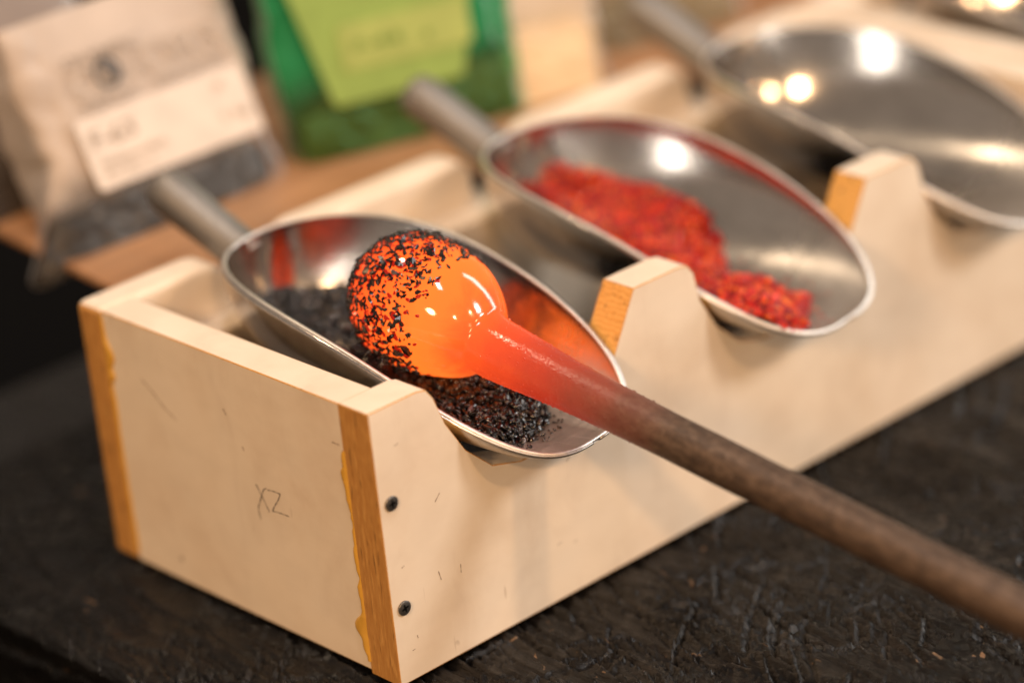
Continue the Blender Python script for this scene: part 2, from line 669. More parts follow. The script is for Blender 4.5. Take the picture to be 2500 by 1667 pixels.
# the chipped, rounded long edge
dist = X - TX0
chip = .004 + .0035 * fbm(Y * 60, Y * 0 + 3, 21, 3) + .003 * np.clip(vnoise(Y * 160, Y * 0, 77), 0, 1)
tt = np.clip(1 - dist / np.maximum(chip, .001), 0, 1)
Z -= .0055 * tt ** 2
ny, nx = X.shape
V = np.stack([X, Y, Z], -1).reshape(-1, 3)
idx = np.arange(nx * ny).reshape(ny, nx)
a, b, c, d = idx[:-1, :-1].ravel(), idx[:-1, 1:].ravel(), idx[1:, 1:].ravel(), idx[1:, :-1].ravel()
F1 = np.concatenate([np.stack([a, b, c], 1), np.stack([a, c, d], 1)])
# side face under the left edge, with horizontal plank relief
zs = np.linspace(0, -.09, 46)
sy = ys
SY, SZ = np.meshgrid(sy, zs)
SX = TX0 + .0012 * fbm(SY * 18, SZ * 190, 31, 4) + .002 * np.clip(SZ / -.008, 0, 1)
base = V.reshape(ny, nx, 3)[:, 0, :]
SX[0] = base[:, 0]
SZ = SZ + base[:, 2][None, :]
V2 = np.stack([SX, SY, SZ], -1).reshape(-1, 3)
i2 = np.arange(V2.shape[0]).reshape(SX.shape)
a, b, c, d = i2[:-1, :-1].ravel(), i2[:-1, 1:].ravel(), i2[1:, 1:].ravel(), i2[1:, :-1].ravel()
F2 = np.concatenate([np.stack([a, b, c], 1), np.stack([a, c, d], 1)])
bench = joined('workbench', [(V, F1[:, ::-1][:, [0, 2, 1]]), (V2, F2)], M['table'])
bench.data.shade_smooth()
tag(bench, 'black painted wooden workbench top, scratched and chipped to bare wood along its edge', 'table')

# ------------------------------------------------------------------ scoop trays
T = .019
H = .1284
D = .2038
XC = .0905          # centre line of the first scoop
P = .1548
L1 = .4775


def rounded(poly_pts):
    return poly_pts


def front_poly():
    pts = [(0, 0), (0, H)]
    for k in range(3):
        o = k * P
        r = .0330 if k == 0 else .0352
        pts += [(o + r - .006, H), (o + r - .001, H - .0012), (o + r + .0025, H - .006), (o + .0405, H - .020), (o + .050, H - .036), (o + .064, H - .049), (o + .080, H - .0535),
                (o + .104, H - .0535), (o + .122, H - .049), (o + .136, H - .033), (o + .1415, H - .0235), (o + .1548, H + .0006 - .0004)]
    pts += [(L1, H), (L1, 0)]
    return pts


def back_poly():
    pts = [(0, 0), (0, H)]
    hw = .0165
    for k in range(3):
        c = XC + k * P
        arc = []
        R = .014
        for i in range(5):
            t = math.pi / 2 * i / 4
            arc.append((c - hw - R + R * math.sin(t), H - R + R * math.cos(t)))
        arc += [(c - hw, H - .021), (c - hw + .005, H - .027), (c + hw - .005, H - .027), (c + hw, H - .021)]
        for i in range(5):
            t = math.pi / 2 * (1 - i / 4)
            arc.append((c + hw + R - R * math.sin(t), H - R + R * math.cos(t)))
        pts += arc
    pts += [(L1, H), (L1, 0)]
    return pts


def build_tray(loc, first=True):
    t = empty('scoop_tray', loc)
    fp = front_poly()

    def fm(n, c):
        if n.x < -.9 and c.x < .01:
            return 1
        if abs(n.y) < .3 and abs(n.z) < .95 and .02 < c.x < L1 - .01 and c.z > .06:
            return 2
        return 0
    fb = prism('front_board', fp, 'y', 0, T, [M['cream'], M['raw'], M['cut']], t, fm)
    bevel(fb, .0005, 2, 1)
    # rounded lower rear corner and rounded top of the back board
    bb = prism('back_board', back_poly(), 'y', D - T, D, [M['cream'], M['raw']], t,
               lambda n, c: 1 if (n.x < -.9 and c.x < .01) else 0)
    bevel(bb, .0038, 4)
    eb = prism('end_board', [(T, .0015), (T, H - .0004), (D - T, H - .0004), (D - T, .0015)], 'x', .0004, T, [M['cream'], M['raw']], t)
    bevel(eb, .0005, 2, 1)
    er = prism('end_board', [(T, .0015), (T, H - .0004), (D - T, H - .0004), (D - T, .0015)], 'x', L1 - T, L1 - .0004, [M['cream'], M['raw']], t)
    bevel(er, .0012, 3)
    rail = prism('inner_rail', [(D - T - .0185, .0), (D - T - .0185, .1035), (D - T - .0004, .1035), (D - T - .0004, .0)], 'x', T + .0005, L1 - T - .0005,
                 [M['cream']], t)
    bevel(rail, .001, 2)
    if first:
        for z in (.0852, .0357):
            s = lathe('screw', [(-.004, .0012), (0, .0018), (.0001, .0033), (.0006, .0034), (.0009, .0030)], 28, M['screw'], t)
            s.location = (.0066, -.0002, z)
            s.rotation_euler = (math.pi / 2, random.uniform(0, 1), 0)
            bm = bmesh.new()
            for ang in (0, math.pi / 2):
                mt = Matrix.Rotation(ang + .4, 4, 'Z') @ Matrix.Translation((0, 0, .00092)) @ Matrix.Diagonal((.0038, .0009, .00016, 1))
                bmesh.ops.create_cube(bm, size=1, matrix=mt)
            r = bm_obj('screw_recess', bm, M['screwdark'], s)
        # glue squeezed out of the two corner joints
        for y0, sgn, seed, wmax in ((T, 1, 3, .0036), (D - T, -1, 8, .0032)):
            n = 150
            zz = np.linspace(.006, H - (.022 if sgn > 0 else .002), n)
            w = .0017 + .0011 * fbm(zz * 120, zz * 0 + seed, seed, 3) + wmax * np.clip(vnoise(zz * 95, zz * 0 + 2, seed + 4) - .25, 0, 1)
            if sgn < 0:
                w = .0012 + .0005 * fbm(zz * 60, zz * 0 + seed, seed, 3) + .0045 * np.exp(-((zz - .106) / .006) ** 2) + .003 * np.exp(-((zz - .096) / .003) ** 2)
            else:
                w += .004 * np.exp(-((zz - .021) / .005) ** 2) + .002 * np.exp(-((zz - .012) / .004) ** 2)
            w = np.clip(w, .0004, .008)
            hgt = .0004 + .0009 * np.clip(w / .003, 0, 1)
            vs, fs = [], []
            m = 7
            for i in range(n):
                for j in range(m):
                    s_ = j / (m - 1)
                    vs.append((.0004 - hgt[i] * math.sin(math.pi * min(1, s_ * .98 + .02)) ** .7, y0 + sgn * (-.0010 + (w[i] + .001) * s_), zz[i]))
            for i in range(n - 1):
                for j in range(m - 1):
                    q = i * m + j
                    fs.append((q, q + 1, q + m + 1, q + m))
            pymesh('glue_bead', vs, fs, M['glue'], t, smooth=True)
        fx = lambda p: (.0001, p[0], p[1])
        ribbon('pencil_mark', [
            [(.0844, .0713), (.0808, .0660), (.0772, .0598)],
            [(.0769, .0713), (.0793, .0699), (.0829, .0634), (.0850, .0588), (.0841, .0542)],
            [(.0763, .0708), (.0720, .0714), (.0676, .0715)],
            [(.0676, .0715), (.0692, .0686), (.0720, .0650), (.0751, .0611)],
            [(.0751, .0611), (.0690, .0617), (.0634, .0619)]], fx, .00045, M['ink'], eb)
        ribbon('pencil_line', [[(.1600, .1010), (.1520, .0960), (.1450, .0905), (.1390, .0880), (.1375, .0872)]], fx, .0005, M['faintink'], eb)
        for ln in ([(.0262, .1085), (.0215, .1085)], [(.1008, .1030), (.0990, .1005)], [(.0905, .0875), (.0895, .0860)]):
            ribbon('scuff_mark', [ln], fx, .0006, M['faintink'], eb)
        fy = lambda p: (p[0], -.0001, p[1])
        for ln in ([(.0120, .1095), (.0140, .1100)], [(.0400, .0420), (.0398, .0380)], [(.0275, .0440), (.0285, .0395)], [(.0300, .0760), (.0330, .0790)],
                   [(.0080, .0540), (.0095, .0545)], [(.0120, .0200), (.0123, .0185)], [(.0085, .0140), (.0100, .0142)],
                   [(.1060, .0640), (.1085, .0662)], [(.0960, .0270), (.0985, .0275)], [(.1060, .0240), (.1075, .0248)]):
            ribbon('scuff_mark', [ln], fy, .0005, M['faintink'], fb)
    return t


tray = build_tray((0, 0, 0))
tag(tray, 'cream painted wooden tray with pencilled mark on its end, holding the scoops', 'tray', 'wooden scoop trays end to end')
tray2 = build_tray((L1 + .0015, 0, 0), False)
tag(tray2, 'second cream wooden tray butted against the far end, mostly out of frame', 'tray', 'wooden scoop trays end to end')

# ------------------------------------------------------------------ scoops
# local frame: origin on the axis at z = .1, +y towards the handle
SX, SY0, SZ0 = .0881, .0709, .1
S_YAW, S_ROLL = .0867, -.0431
RA, RW, RK, EB, EF = .1012, .0517, .0115, 2.19, 2.86


def rim_z(l):
    uu = l / RA
    return .0136 + .2625 * l + .0187 * (1 - uu * uu)


def half_w(l):
    uu = np.clip(l / RA, -1, 1)
    e = np.where(uu > 0, EB, EF)
    return RW * np.clip(1 - np.abs(uu) ** e, 0, 1) ** (1 / e) * (1 + RK * uu)


LIPZ = rim_z(-RA)
FLOOR = -.0175
SEC = 1.9


def bot_z(l):
    uu = np.clip(l / RA, -1, 1)
    zb = FLOOR + (LIPZ - FLOOR) * np.clip((-.45 - uu) / .55, 0, 1) ** 1.6
    zr = rim_z(l)
    k = np.clip((uu - .35) / .65, 0, 1)
    d = (zr - zb) * np.clip(1 - k ** 3.2, 0, 1) ** (1 / 2.4)
    return zr - np.maximum(d, .0001)


def inner_z(x, l):
    """height of the scoop's inside surface; nan outside the rim"""
    h = half_w(l)
    q = np.abs(x) / np.maximum(h, 1e-6)
    zr, zb = rim_z(l), bot_z(l)
    return np.where(q < 1, zr - (zr - zb) * np.clip(1 - np.clip(q, 0, 1) ** SEC, 0, 1) ** (1 / SEC), np.nan)


def to_local(x, y):
    c_, s_ = math.cos(S_YAW), math.sin(S_YAW)
    dx, dy = x - SX, y - SY0
    return dx * c_ + dy * s_, -dx * s_ + dy * c_


def to_world(x, y):
    c_, s_ = math.cos(S_YAW), math.sin(S_YAW)
    return SX + x * c_ - y * s_, SY0 + x * s_ + y * c_


def scoop_mesh():
    nr, nc = 96, 72
    vs = []
    for i in range(nr + 1):
        uu = -math.cos(math.pi * i / nr)
        uu = max(-.9999, min(.9999, uu))
        y = RA * uu
        h = float(half_w(np.array(y)))
        zr, zb = float(rim_z(y)), float(bot_z(np.array(y)))
        for j in range(nc + 1):
            q = -math.cos(math.pi * j / nc)
            s = math.copysign(abs(q) ** .8, q)
            z = zr - (zr - zb) * max(0, 1 - abs(s) ** SEC) ** (1 / SEC)
            vs.append((h * s, y, z))
    fs = []
    for i in range(nr):
        for j in range(nc):
            a = i * (nc + 1) + j
            fs.append((a, a + 1, a + nc + 2, a + nc + 1))
    return vs, fs


SV, SF = scoop_mesh()


def build_scoop(x):
    s = empty('metal_scoop', (x, SY0, SZ0), (0, S_ROLL, S_YAW))
    b = pymesh('bowl', SV, SF, M['metal'], s, smooth=True)
    md = b.modifiers.new('thick', 'SOLIDIFY')
    md.thickness = .0014
    md.offset = -1
    # rounded rim all the way round
    th = np.linspace(0, 2 * np.pi, 220, endpoint=False)
    c_, s_ = np.cos(th), np.sin(th)
    e_ = np.where(c_ > 0, EB, EF)
    r_ = 1 / (np.abs(c_) ** e_ + np.abs(s_) ** e_) ** (1 / e_)
    u_, v_ = r_ * c_, r_ * s_
    pts = np.stack([RW * v_ * (1 + RK * u_), RA * u_, rim_z(RA * u_)], 1)
    vs, fs = [], []
    n, m, rr = len(pts), 8, .00105
    for i in range(n):
        t = Vector(pts[(i + 1) % n] - pts[i - 1]).normalized()
        o_ = t.cross(Vector((0, 0, 1))).normalized()
        up = o_.cross(t).normalized()
        for k in range(m):
            a = 2 * math.pi * k / m
            vs.append(Vector(pts[i]) + o_ * (rr * math.cos(a) + .0005) + up * rr * .8 * math.sin(a))
    for i in range(n):
        for k in range(m):
            fs.append((i * m + k, i * m + (k + 1) % m, ((i + 1) % n) * m + (k + 1) % m, ((i + 1) % n) * m + k))
    pymesh('rim', vs, fs, M['rim'], s, smooth=True)
    h = lathe('handle', [(.0, .0110), (.004, .0105), (.012, .0102), (.03, .0104), (.048, .0110), (.055, .0112), (.060, .0107), (.0635, .0092), (.0650, .0060)], 32, M['handle'], s)
    e = math.radians(25)
    h.location = (.004, .1050, .0255)
    d = Vector((0, math.cos(e), math.sin(e)))
    h.rotation_euler = d.to_track_quat('Z', 'X').to_euler()
    return s


def copy_tree(o, parent=None):
    c = o.copy()
    COL.objects.link(c)
    if parent is not None:
        c.parent = parent
    for ch in list(o.children):
        copy_tree(ch, c)
    return c


scoop0 = build_scoop(SX)
G = 'aluminium scoops resting in the wooden trays'
tag(scoop0, 'aluminium scoop filled with black frit under the glowing orange glass', 'scoop', G)
for k, (lab, dx) in enumerate((('aluminium scoop holding red frit', P), ('empty aluminium scoop beyond the red frit', 2 * P), ('aluminium scoop cut off by the top right corner, in the second tray', L1 + .0015))):
    c = copy_tree(scoop0)
    c.location.x = SX + dx
    c.location.y = SY0 - (.006, .005, 0)[k]
    c.rotation_euler.z = S_YAW + (0, -.02, .03)[k]
    tag(c, lab, 'scoop', G)

# ------------------------------------------------------------------ frit in the scoops


def seg_dist(px, py, poly):
    """signed distance inside polygon (positive inside)"""
    poly = np.array(poly)
    n = len(poly)
    dm = np.full(px.shape, 1e9)
    inside = np.zeros(px.shape, bool)
    for i in range(n):
        ax, ay = poly[i]
        bx, by = poly[(i + 1) % n]
        ex, ey = bx - ax, by - ay
        t = np.clip(((px - ax) * ex + (py - ay) * ey) / (ex * ex + ey * ey), 0, 1)
        dm = np.minimum(dm, np.hypot(px - ax - t * ex, py - ay - t * ey))
        cond = ((ay > py) != (by > py)) & (px < (bx - ax) * (py - ay) / (by - ay + 1e-12) + ax)
        inside ^= cond
    return np.where(inside, dm, -dm)


def pile(name, xoff, poly, surf, slope, templ, count, size, mat, label, cat, seed, edge=.0016):
    rs = np.random.default_rng(seed)
    gx = np.arange(-.056, .0561, .0012)
    gy = np.arange(-.105, .105, .0012)
    GX, GY = np.meshgrid(gx, gy)
    pl = [to_local(*p_) for p_ in poly]

    def height(x, y):
        z0 = inner_z(x, y)
        wx, wy = to_world(x, y)
        dd = seg_dist(x, y, pl) + .0025 * fbm(x * 160, y * 160, seed, 3)
        s = surf(wx, wy) - SZ0 + .0016 * fbm(x * 55, y * 55, seed + 5, 3)
        h = np.minimum(s, z0 + slope * np.clip(dd, -.01, 1))
        return np.where(np.isnan(z0), np.nan, h), z0
    hz, z0 = height(GX, GY)
    ok = ~np.isnan(hz) & (hz > z0 - .0005)
    ids = -np.ones(hz.shape, int)
    ids[ok] = np.arange(ok.sum())
    V = np.stack([GX[ok], GY[ok], np.maximum(hz - .0012, z0 + .0001)[ok] + rs.normal(size=ok.sum()) * .0002], 1)
    a, b, c, d = ids[:-1, :-1].ravel(), ids[:-1, 1:].ravel(), ids[1:, 1:].ravel(), ids[1:, :-1].ravel()
    F = np.concatenate([np.stack([a, b, c], 1), np.stack([a, c, d], 1)])
    F = F[(F >= 0).all(1)]
    parts = [(V, F)]
    n = 0
    while n < count:
        x, y = rs.uniform(-.054, .054, 400), rs.uniform(-.1, .1, 400)
        h, zz = height(x, y)
        for k in np.where(~np.isnan(h) & (h > zz + .0003))[0]:
            TV, TF = templ[rs.integers(len(templ))]
            s = size * np.exp(rs.normal() * .38) * .5
            R = rand_rot(rs, (0, 0, 1), .9)
            pos = np.array([x[k], y[k], h[k] + rs.uniform(-.0010, .0009)])
            parts.append(((TV * s) @ R.T + pos, TF))
            n += 1
    # strays on the bare metal
    m = 0
    while m < 60:
        x, y = rs.uniform(-.035, .035, 50), rs.uniform(-.095, .02, 50)
        dd = seg_dist(x, y, pl)
        dd = np.where(np.abs(x) < .62 * half_w(y), dd, -1)
        zz = inner_z(x, y)
        for k in np.where((dd < -.001) & (dd > -.012 * rs.random(50)) & ~np.isnan(zz))[0]:
            TV, TF = templ[rs.integers(len(templ))]
            s = size * .33 * rs.uniform(.5, 1.1)
            parts.append(((TV * s) @ rand_rot(rs, (0, 0, 1), .4).T + np.array([x[k], y[k], zz[k] + s * .3]), TF))
            m += 1
    o = joined(name, parts, mat)
    o.location = (SX + xoff, SY0 - (.006 if xoff else 0), SZ0)
    o.rotation_euler = (0, S_ROLL, S_YAW)
    tag(o, label, cat, None, 'stuff')
    return o


black_poly = [(.030, .000), (.050, -.006), (.072, -.004), (.094, .001), (.108, .010), (.118, .026), (.128, .05), (.142, .1), (.137, .16), (.09, .18), (.045, .175), (.035, .1), (.030, .03)]
pile('black_frit', 0, black_poly, lambda x, y: .0955 + .098 * np.clip(y - .005, 0, .3) - .10 * np.clip(x - .09, 0, 1), 1.0, TEMPL, 6500, .0041, M['blackpile'],
     'loose black glass frit heaped in the nearest scoop', 'glass frit', 11)
red_poly = [(.030, .000), (.045, -.020), (.062, -.026), (.080, -.022), (.095, -.010), (.106, .004), (.108, .020), (.101, .034), (.104, .048), (.117, .066), (.131, .095), (.128, .140), (.10, .168), (.06, .166), (.04, .14), (.030, .08)]
pile('red_frit', P, red_poly, lambda x, y: .0975 + .145 * np.clip(y - .005, 0, .3) - .12 * np.clip(x - .085, -.02, 1) + .003 * np.exp(-((y - .005) / .02) ** 2), .85, GRAIN, 14000, .0021, M['red'],
     'bright red glass frit heaped in the middle scoop', 'glass frit', 23, )

# ------------------------------------------------------------------ blowpipe with the hot gather
C0 = Vector((0.08262515, 0.05732916, 0.12916116))
AX = Vector((0.09960016, -0.97553946, -0.19596573)).normalized()
C0 = C0 - AX * .0052
pipe = empty('blowpipe', C0)
pipe.rotation_euler = AX.to_track_quat('Z', 'Y').to_euler()
tag(pipe, 'brown steel blowpipe with a glowing orange glass gather dipped in black frit', 'blowpipe')
RB = .0300
prof = []
for i in range(1, 36):
    a = math.radians(180 - i * 90 / 35)
    prof.append((RB * 1.05 * math.cos(a), RB * math.sin(a)))
ell = [(z, .0300 * math.sqrt(1 - (z / .0465) ** 2)) for z in (-.004, 0, .006, .012, .018, .023, .028, .033, .0365, .039)]
knots = np.array(ell + [(.0408, .0146), (.0428, .0140), (.046, .0136), (.051, .0133), (.057, .0130), (.066, .0124),
                        (.080, .0114), (.095, .0107), (.110, .0102), (.130, .0098), (.146, .0095), (.160, .0091)])
for i in range(1, len(knots) - 2):
    a_, b_, c_, d_ = knots[i - 1:i + 3]
    for t in np.linspace(0, 1, 6)[1:]:
        prof.append(tuple(.5 * ((2 * b_) + (c_ - a_) * t + (2 * a_ - 5 * b_ + 4 * c_ - d_) * t * t + (3 * b_ - a_ - 3 * c_ + d_) * t ** 3)))
fineprof = [prof[0]]
for (z0, r0), (z1, r1) in zip(prof[:-1], prof[1:]):
    k = max(1, int((z1 - z0) / .0016))
    for i in range(1, k + 1):
        fineprof.append((z0 + (z1 - z0) * i / k, r0 + (r1 - r0) * i / k))
SAG = pipe.rotation_euler.to_matrix().inverted() @ Vector(((0.62899751, -0.09087535, 0.77207758)))


def lean_off(z):
    """the soft head sits a little off the pipe's axis"""
    k = min(1, max(0, (.050 - z) / .030))
    return np.array(SAG) * .0034 * k * k * (3 - 2 * k)


gather = lathe('glass_gather', fineprof, 96, M['hot'], pipe, wob=.0015)
for v_ in gather.data.vertices:
    d_ = lean_off(v_.co.z)
    v_.co = v_.co + Vector(d_)
steel = lathe('steel_tube', [(.10, .0085), (.13, .0093), (.146, .0096), (.165, .0097), (.20, .0096), (.30, .0096), (.40, .0096), (.50, .0096)], 48, M['hot'], pipe)
steel['label'] = 'bare brown steel tube'


def head_r(z):
    return np.interp(z, [p[0] for p in fineprof], [p[1] for p in fineprof])


# frit stuck to the head
rs = np.random.default_rng(5)
inv = Matrix.LocRotScale(C0, pipe.rotation_euler, None).inverted()
cam_l = np.array(inv @ Vector(camo.matrix_world.translation))
flakes = []
spots = []
N = 2450
while len(flakes) < N:
    c = rs.uniform(-1, .66)
    ph = rs.uniform(0, 2 * math.pi)
    dens = 1.0 if c < .30 else max(.0, 1 - (c - .30) / .36) ** 1.35
    cl = float(fbm(np.array([c * 5 + 7]), np.array([ph * 2.2]), 3, 3)[0])
    if rs.random() > dens * (.84 + .28 * cl):
        continue
    nx_ = math.sqrt(max(0, 1 - c * c))
    n = np.array([nx_ * math.cos(ph), nx_ * math.sin(ph), c])
    z = c * RB * (1.05 if c < 0 else 1.2)
    r = head_r(z)
    pos = np.array([r * math.cos(ph), r * math.sin(ph), z]) + lean_off(z)
    flakes.append((pos, n, .00160 * math.exp(rs.normal() * .27)))
view = [float(np.dot(f[1], (cam_l - f[0]) / np.linalg.norm(cam_l - f[0]))) * f[2] ** .5 for f in flakes]
order = np.argsort(view)[::-1]
tm = []
for V_, F_ in TEMPL:
    me = bpy.data.meshes.new('frit_flake')
    me.from_pydata(V_.tolist(), [], F_.tolist())
    me.materials.append(M['black'])
    tm.append(me)
rest = []
for rank, k in enumerate(order):
    pos, n, s = flakes[k]
    R = rand_rot(rs, n, .38)
    ti = rs.integers(len(TEMPL))
    p = pos + n * s * .22
    if rank < 300:
        o = bpy.data.objects.new('frit_flake', tm[ti])
        COL.objects.link(o)
        o.parent = gather
        m4 = np.eye(4)
        m4[:3, :3] = R * s
        m4[:3, 3] = p
        o.matrix_local = Matrix(m4.tolist())
    else:
        rest.append(((TEMPL[ti][0] * s) @ R.T + p, TEMPL[ti][1]))
tag(joined('frit_coating', rest, M['black'], gather), kind='stuff')
# shadows of the flakes inside the clear glass, painted as dark red discs
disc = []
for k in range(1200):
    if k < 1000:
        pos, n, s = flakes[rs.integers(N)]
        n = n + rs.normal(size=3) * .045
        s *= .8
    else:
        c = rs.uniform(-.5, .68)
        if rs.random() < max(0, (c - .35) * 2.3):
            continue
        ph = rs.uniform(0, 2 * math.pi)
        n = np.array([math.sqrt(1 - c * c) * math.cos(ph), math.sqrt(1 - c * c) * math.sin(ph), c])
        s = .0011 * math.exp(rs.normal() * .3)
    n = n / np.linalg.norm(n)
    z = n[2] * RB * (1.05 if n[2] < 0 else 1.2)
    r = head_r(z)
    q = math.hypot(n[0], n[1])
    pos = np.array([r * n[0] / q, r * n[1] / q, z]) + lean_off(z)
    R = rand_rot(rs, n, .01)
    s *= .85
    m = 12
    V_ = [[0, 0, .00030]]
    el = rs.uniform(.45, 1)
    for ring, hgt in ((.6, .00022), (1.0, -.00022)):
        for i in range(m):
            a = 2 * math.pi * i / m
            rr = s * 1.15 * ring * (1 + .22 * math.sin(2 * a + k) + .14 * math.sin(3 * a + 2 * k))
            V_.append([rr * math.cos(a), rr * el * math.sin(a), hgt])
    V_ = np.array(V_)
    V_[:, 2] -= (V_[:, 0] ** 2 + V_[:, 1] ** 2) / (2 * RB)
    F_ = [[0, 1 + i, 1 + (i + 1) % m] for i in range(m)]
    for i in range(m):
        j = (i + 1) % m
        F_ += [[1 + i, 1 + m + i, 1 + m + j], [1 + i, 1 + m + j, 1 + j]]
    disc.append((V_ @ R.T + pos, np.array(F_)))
sp = joined('flake_shadows', disc, M['spot'], gather)
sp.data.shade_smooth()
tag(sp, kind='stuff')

# tiny blisters in the glass skin over the neck
bl = []
bmi = bmesh.new()
bmesh.ops.create_icosphere(bmi, subdivisions=2, radius=1)
IV = np.array([v.co[:] for v in bmi.verts])
IF = np.array([[v.index for v in f.verts] for f in bmi.faces])
bmi.free()
for k in range(700):
    z = .046 + .085 * rs.beta(1.3, 2.0)
    ph = rs.uniform(0, 2 * math.pi)
    r = float(head_r(z))
    s = .00020 * math.exp(rs.normal() * .45)
    bl.append((IV * s + np.array([r * math.cos(ph), r * math.sin(ph), z]), IF))
o = joined('glass_blisters', bl, M['hot'], gather)
o.data.shade_smooth()
tag(o, kind='stuff')

# ------------------------------------------------------------------ floor far below the bench
fl = pymesh('floor', [(-6, -6, -.85), (6, -6, -.85), (6, 6, -.85), (-6, 6, -.85)], [(0, 1, 2, 3)], simple('darkness_floor', (.004, .004, .0045), .8, .1))  # near-black colour stands in for the darkness down there
tag(fl, 'floor below the bench, its darkness painted in near black', 'floor', None, 'structure')

# ------------------------------------------------------------------ shelf behind the tray
ZS = .110
shelf = empty('wooden_shelf', (0, 0, 0))
tag(shelf, 'low brown wooden shelf behind the tray with bags standing on it', 'shelf')
vs = []
yA, yB = D + .003, .415
bm = bmesh.new()
pts = [(.0415, yA), (.056, .35), (.066, yB), (1.3, yB), (1.3, yA)]
lo = [bm.verts.new((x, y, ZS - .004)) for x, y in pts]
hi = [bm.verts.new((x, y, ZS)) for x, y in pts]
bm.faces.new(lo)
bm.faces.new(hi)
for i in range(5):
    j = (i + 1) % 5
    bm.faces.new((lo[i], lo[j], hi[j], hi[i]))
sb = bm_obj('shelf_board', bm, M['shelf'], shelf)
bevel(sb, .001, 2)
for x in (.16, .75):
    prism('shelf_support', [(yA + .02, 0.0005), (yA + .02, ZS - .0042), (yB - .03, ZS - .0042), (yB - .03, .0005)], 'x', x, x + .02, [M['table']], shelf)


# ------------------------------------------------------------------ bags of frit
def pouch(name, x0, x1, y0, lean, hgt, depth, mat, seed, fill=None, fmat=None, tip=None, taper=0.0, yaw=0.0, ox=0.0):
    """a flat-bottomed plastic bag: local x across, local y up the leaning front face, local z out of it"""
    e = empty(name, (ox, y0, ZS), (math.pi / 2 - lean, 0, yaw))
    cx, hw = (x0 + x1) / 2, (x1 - x0) / 2
    na, nv = 120, 70
    vs, fs = [], []

    def sect(v, shrink, hcap, sd, puff):
        out = []
        t = v / hgt
        dd = depth * .5 * (1 - .70 * max(0, min(1, (t - .35) / .65)) ** .9)
        w = hw * (1 + taper * t)
        rnd = min(1, max(.0, v / .006)) ** .5
        for i in range(na):
            a = 2 * math.pi * i / na
            c, s = math.cos(a), math.sin(a)
            px = math.copysign(abs(c) ** (2 / 5.0), c) * w * shrink
            pz = -depth * .5 + math.copysign(abs(s) ** (2 / 5.0), s) * dd * shrink
            if s > 0:
                pz = pz + (depth * .5 - dd) * 1.0
            k = .94 + .06 * rnd
            out.append([cx + px * k, v, -depth * .5 + (pz + depth * .5) * k])
        return np.array(out)
    for j in range(nv + 1):
        v = hgt * j / nv
        s = sect(v, 1, hgt, seed, 1)
        ang = np.arange(na)
        amp = .0022 + .0016 * (v / hgt)
        n1 = fbm(s[:, 0] * 28 + seed, s[:, 1] * 34 + s[:, 2] * 30, seed, 4)
        rid = 1 - np.abs(fbm(s[:, 0] * 40 + 3, s[:, 1] * 22 - s[:, 2] * 40, seed + 9, 3))
        flat = np.where((s[:, 2] > -.006) & (np.abs(s[:, 0] - cx) < .84 * hw), .22, 1.0)     # the label holds the face flat
        s[:, 2] += (amp * n1 + .0018 * (rid - .5)) * flat
        s[:, 0] += .0015 * fbm(s[:, 1] * 45, s[:, 2] * 45, seed + 3, 3)
        s[:, 2] += np.where(flat < 1, 0, .0030 * (1 - np.abs(fbm(s[:, 0] * 24 - s[:, 1] * 30, s[:, 1] * 18 + s[:, 0] * 20, seed + 61, 2)) - .6))
        if tip is not None:
            f = max(0, 1 - v / tip[2]) ** 1.3
            m = np.clip((cx - s[:, 0]) / hw, 0, 1) ** 3
            mz = np.clip(1 + s[:, 2] / (depth * .8), 0, 1)
            s[:, 0] -= tip[0] * f * m * mz
            s[:, 1] -= tip[1] * f * m * mz
        vs += s.tolist()
    for j in range(nv):
        for i in range(na):
            k = (i + 1) % na
            fs.append((j * na + i, j * na + k, (j + 1) * na + k, (j + 1) * na + i))
    fs.append(tuple(range(na))[::-1])
    film = pymesh('bag_film', vs, fs, mat, e, smooth=True)
    if fill:
        vs, fs = [], []
        nf = 22
        for j in range(nf + 1):
            t = j / nf
            v = .0015 + fill * t
            s = sect(v, .93 * math.sqrt(max(0, 1 - max(0, (t - .55) / .45) ** 2)) + .0001, hgt, seed, 1)
            s[:, 1] += .004 * fbm(s[:, 0] * 60, s[:, 2] * 60, seed + 31, 3) * t
            if tip is not None:
                f = max(0, 1 - v / tip[2]) ** 1.3
                m = np.clip((cx - s[:, 0]) / (hw * .93), 0, 1) ** 2.4
                mz = np.clip(1 + s[:, 2] / (depth * .8), 0, 1)
                s[:, 0] -= tip[0] * .95 * f * m * mz
                s[:, 1] -= tip[1] * .8 * f * m * mz
            s[:, 2] += .0012 * fbm(s[:, 0] * 140, s[:, 1] * 140, seed + 37, 3) - .0006
            vs += s.tolist()
        for j in range(nf):
            for i in range(na):
                k = (i + 1) % na
                fs.append((j * na + i, j * na + k, (j + 1) * na + k, (j + 1) * na + i))
        fs.append(tuple(range(na))[::-1])
        fs.append(tuple(nf * na + i for i in range(na)))
        pymesh('bag_contents', vs, fs, fmat, e, smooth=False)['kind'] = 'stuff'
    return e


